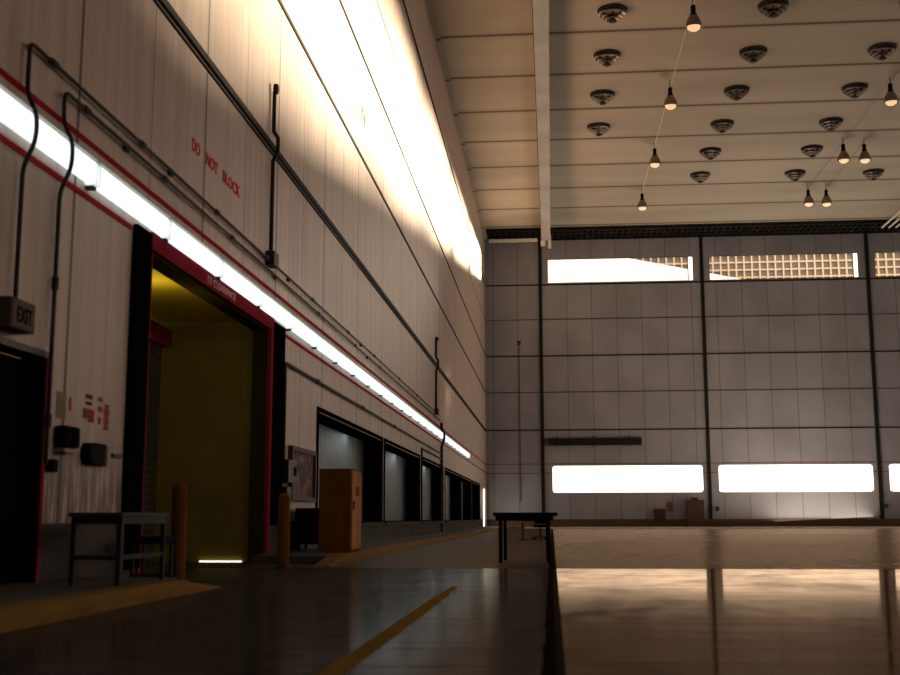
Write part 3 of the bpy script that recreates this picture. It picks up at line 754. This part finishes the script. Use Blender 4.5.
# ================================================================== ROUND CEILING DIFFUSERS
def diffuser():
    r = thing('ceiling_vent', '', 'vent', (0, 0, 0), group='round stepped ceiling vents')
    obj('shroud', lambda bm: lathe(bm, [(.40, -.001), (.62, -.001), (.60, -.10), (.50, -.13), (.40, -.08)], 32), 'darkmetal', r, True)
    def ring(R, z): return lambda bm: lathe(bm, [(R - .16, z + .12), (R, z + .015), (R + .012, z), (R - .02, z - .02), (R - .17, z + .08), (R - .16, z + .12)], 32)
    obj('ring', ring(.56, -.20), 'aluminium', r, True)
    obj('ring', ring(.42, -.32), 'aluminium', r, True)
    obj('ring', ring(.29, -.43), 'aluminium', r, True)
    obj('hub', lambda bm: lathe(bm, [(.0, -.06), (.05, -.06), (.05, -.42), (.15, -.46), (.13, -.53), (0, -.56)], 20), 'darkmetal', r, True)
    return r
vs = [(2.79, y) for y in (45.3, 49.9, 54.8, 59.5)] + [(9.27, y) for y in (45.4, 50.1, 54.8, 59.6, 64.2, 68.8)] + [(14.92, y) for y in (45.5, 50.3, 55.0, 59.8, 64.3, 68.9)] + [(19.6, 69.2)]
def rown(i): return ['nearest', 'second', 'third', 'fourth', 'fifth', 'sixth'][i]
v0 = None; cnt = {}
for x, y in vs:
    i = cnt.get(x, 0); cnt[x] = i + 1
    colname = {2.79: 'left column next to the steel rail', 9.27: 'middle column right of the bulb lamps', 14.92: 'right column'}.get(x)
    lab = 'round stepped ceiling vent, %s in the %s' % (rown(i), colname) if colname else 'round stepped ceiling vent alone at the far right by the paired lamps'
    loc = (x, y - .35, CZ)
    if v0 is None: v0 = diffuser(); v0.location = loc; v0['label'] = lab
    else: dup(v0, loc, lab)

# ================================================================== HANGING BULB LAMPS
def lamp():
    r = thing('pendant_lamp', '', 'lamp', (0, 0, 0), group='pendant bulb lamps under the ceiling')
    obj('socket', lambda bm: lathe(bm, [(0, 0), (.10, 0), (.10, -.30), (.14, -.34), (.14, -.48), (.0, -.48)], 18), 'blackplastic', r, True)
    obj('rod', lambda bm: lathe(bm, [(0, .35), (.022, .35), (.022, 0), (0, 0)], 10), 'darkmetal', r, True)
    obj('reflector', lambda bm: lathe(bm, [(.13, -.40), (.22, -.50), (.30, -.68), (.345, -.92), (.33, -.92), (.28, -.70), (.20, -.52)], 26), 'aluminium', r, True)
    obj('bulb', lambda bm: lathe(bm, [(0, -.60), (.16, -.66), (.26, -.84), (.25, -.95), (.15, -1.03), (0, -1.06)], 22), 'bulb', r, True)
    return r
lp = [(693, 6, 'nearest pendant bulb lamp, at the top edge above the first window column'), (670, 88, 'second pendant bulb lamp in the left lamp line'), (654.5, 149, 'third pendant bulb lamp in the left lamp line'), (642, 194, 'farthest pendant bulb lamp in the left lamp line'),
      (890, 84, 'single pendant bulb lamp at the right edge'), (843, 144.5, 'left lamp of the nearer pair on the right'), (864, 144.5, 'right lamp of the nearer pair on the right'), (808, 190, 'left lamp of the farther pair on the right'), (826, 190, 'right lamp of the farther pair on the right')]
l0 = None; LP = []
for px, py, lab in lp:
    p = hit(px, py, 2, CZ - .351); LP.append(p)
    if l0 is None: l0 = lamp(); l0.location = p; l0['label'] = lab
    else: dup(l0, p, lab)
tag(obj('lamp_cable', lambda bm: tube(bm, [(LP[0].x, LP[0].y - 8, CZ - .25), (LP[0].x + .01, LP[0].y, CZ - .25), (LP[3].x, LP[3].y, CZ - .25)], .018, 8), 'white'), 'thin pale cable linking the left line of pendant lamps', 'cable')
tag(obj('lamp_cable', lambda bm: tube(bm, [(LP[5].x, 40, CZ - .25), (LP[5].x, 50, CZ - .25), (LP[7].x, LP[7].y, CZ - .25)], .014, 8), 'aluminium'), 'thin cable over the left lamps of the right-hand pairs', 'cable')
tag(obj('lamp_cable', lambda bm: tube(bm, [(LP[6].x, 40, CZ - .25), (LP[6].x, 50, CZ - .25), (LP[8].x, LP[8].y, CZ - .25)], .014, 8), 'aluminium'), 'thin cable over the right lamps of the right-hand pairs', 'cable')

# ================================================================== LIGHT
def light(name, kind, loc, energy, color, rot=None, target=None, **k):
    d = bpy.data.lights.new(name, kind); d.energy = energy; d.color = color
    for a, v in k.items(): setattr(d, a, v)
    o = bpy.data.objects.new(name, d); COL.objects.link(o); o.location = loc
    if target is not None:
        o.rotation_euler = (Vector(target) - Vector(loc)).to_track_quat('-Z', 'Y').to_euler()
    return o
sd = Vector((-.95, -1, -.106))
light('sun', 'SUN', (0, 100, 30), 115, (1.0, .84, .62), target=Vector((0, 100, 30)) + sd, angle=math.radians(5))
# unseen fill lamp added at the right to brighten the left wall
light('side_fill', 'AREA', (48, 48, 13), 2700, (1.0, .79, .69), target=(-4.7, 44, 9), shape='RECTANGLE', size=40, size_y=9)
light('bounce_fill', 'AREA', (16, 77.5, .6), 3000, (1.0, .82, .64), target=(15, 78, 21), shape='RECTANGLE', size=36, size_y=6)  # added lamp aimed up, standing in for bounce onto the far ceiling
light('far_spill_fill', 'SPOT', (18, 80, 17), 12000, (1.0, .80, .62), target=(-4.7, 32, 11), spot_size=math.radians(27), spot_blend=1.0, shadow_soft_size=.8)  # added spot that widens and softens the glow around the sun patch
light('streak_fill', 'SPOT', (14, 58, 6), 5500, (1.0, .76, .48), target=(-4.7, 53, 6.3), spot_size=math.radians(12), spot_blend=.9, shadow_soft_size=.3)  # added spot for the warm streak on the left wall
light('near_side_fill', 'AREA', (34, 8, 10), 1300, (1.0, .80, .70), target=(-4.7, 12, 5), shape='RECTANGLE', size=16, size_y=8)  # second unseen fill lamp, added for the near wall
light('doorway_daylight', 'AREA', (WX + .05, 81.0, 1.6), 80, (1.0, .93, .75), target=(WX + 3, 79.5, .2), shape='RECTANGLE', size=2.6, size_y=2.0)
light('bay_fill', 'POINT', (-5.5, 15.2, 3.45), 18, (1.0, .80, .25), shadow_soft_size=.15)  # unseen light added to brighten the bay ceiling and side wall
for a, b in docks:
    light('dock_fill', 'AREA', (WX - .22, b - 2.6, DZ1 - .06), 15, (.70, .95, 1.0), target=(WX - .47, b - 2.8, DZ0 + .8), shape='RECTANGLE', size=.2, size_y=2.6)  # added light standing in for daylight leaking through the curtain

w = bpy.data.worlds.new('sky'); S.world = w; w.use_nodes = True
bg = w.node_tree.nodes['Background']; bg.inputs[0].default_value = (1.0, .93, .82, 1); bg.inputs[1].default_value = 2.6

# ================================================================== CAMERA
cd = bpy.data.cameras.new('camera'); cam = bpy.data.objects.new('camera', cd); COL.objects.link(cam)
cd.sensor_width = 36; cd.sensor_fit = 'HORIZONTAL'; cd.lens = F / 900 * 36; cd.clip_end = 1000; cd.clip_start = .05
cp, sp = math.cos(PIT), math.sin(PIT); cy, sy = math.cos(YAW), math.sin(YAW); cr, sr = math.cos(ROL), math.sin(ROL)
def world_dir(u, v, w_):   # camera right/up/forward -> world, same as ray()
    u2, v2 = u * cr - v * sr, u * sr + v * cr
    y, z = w_ * cp - v2 * sp, w_ * sp + v2 * cp
    return Vector((u2 * cy - y * sy, u2 * sy + y * cy, z))
Rg, Up, Fw = world_dir(1, 0, 0), world_dir(0, 1, 0), world_dir(0, 0, 1)
M3 = Matrix((Rg, Up, -Fw)).transposed()
cam.matrix_world = Matrix.Translation((0, 0, EYE)) @ M3.to_4x4()
cd.dof.use_dof = True; cd.dof.focus_distance = 45; cd.dof.aperture_fstop = 1.8
S.camera = cam
S.view_settings.view_transform = 'Standard'; S.view_settings.look = 'None'; S.view_settings.exposure = 0; S.view_settings.gamma = 1
S.cycles.max_bounces = 8; S.cycles.sample_clamp_indirect = 4
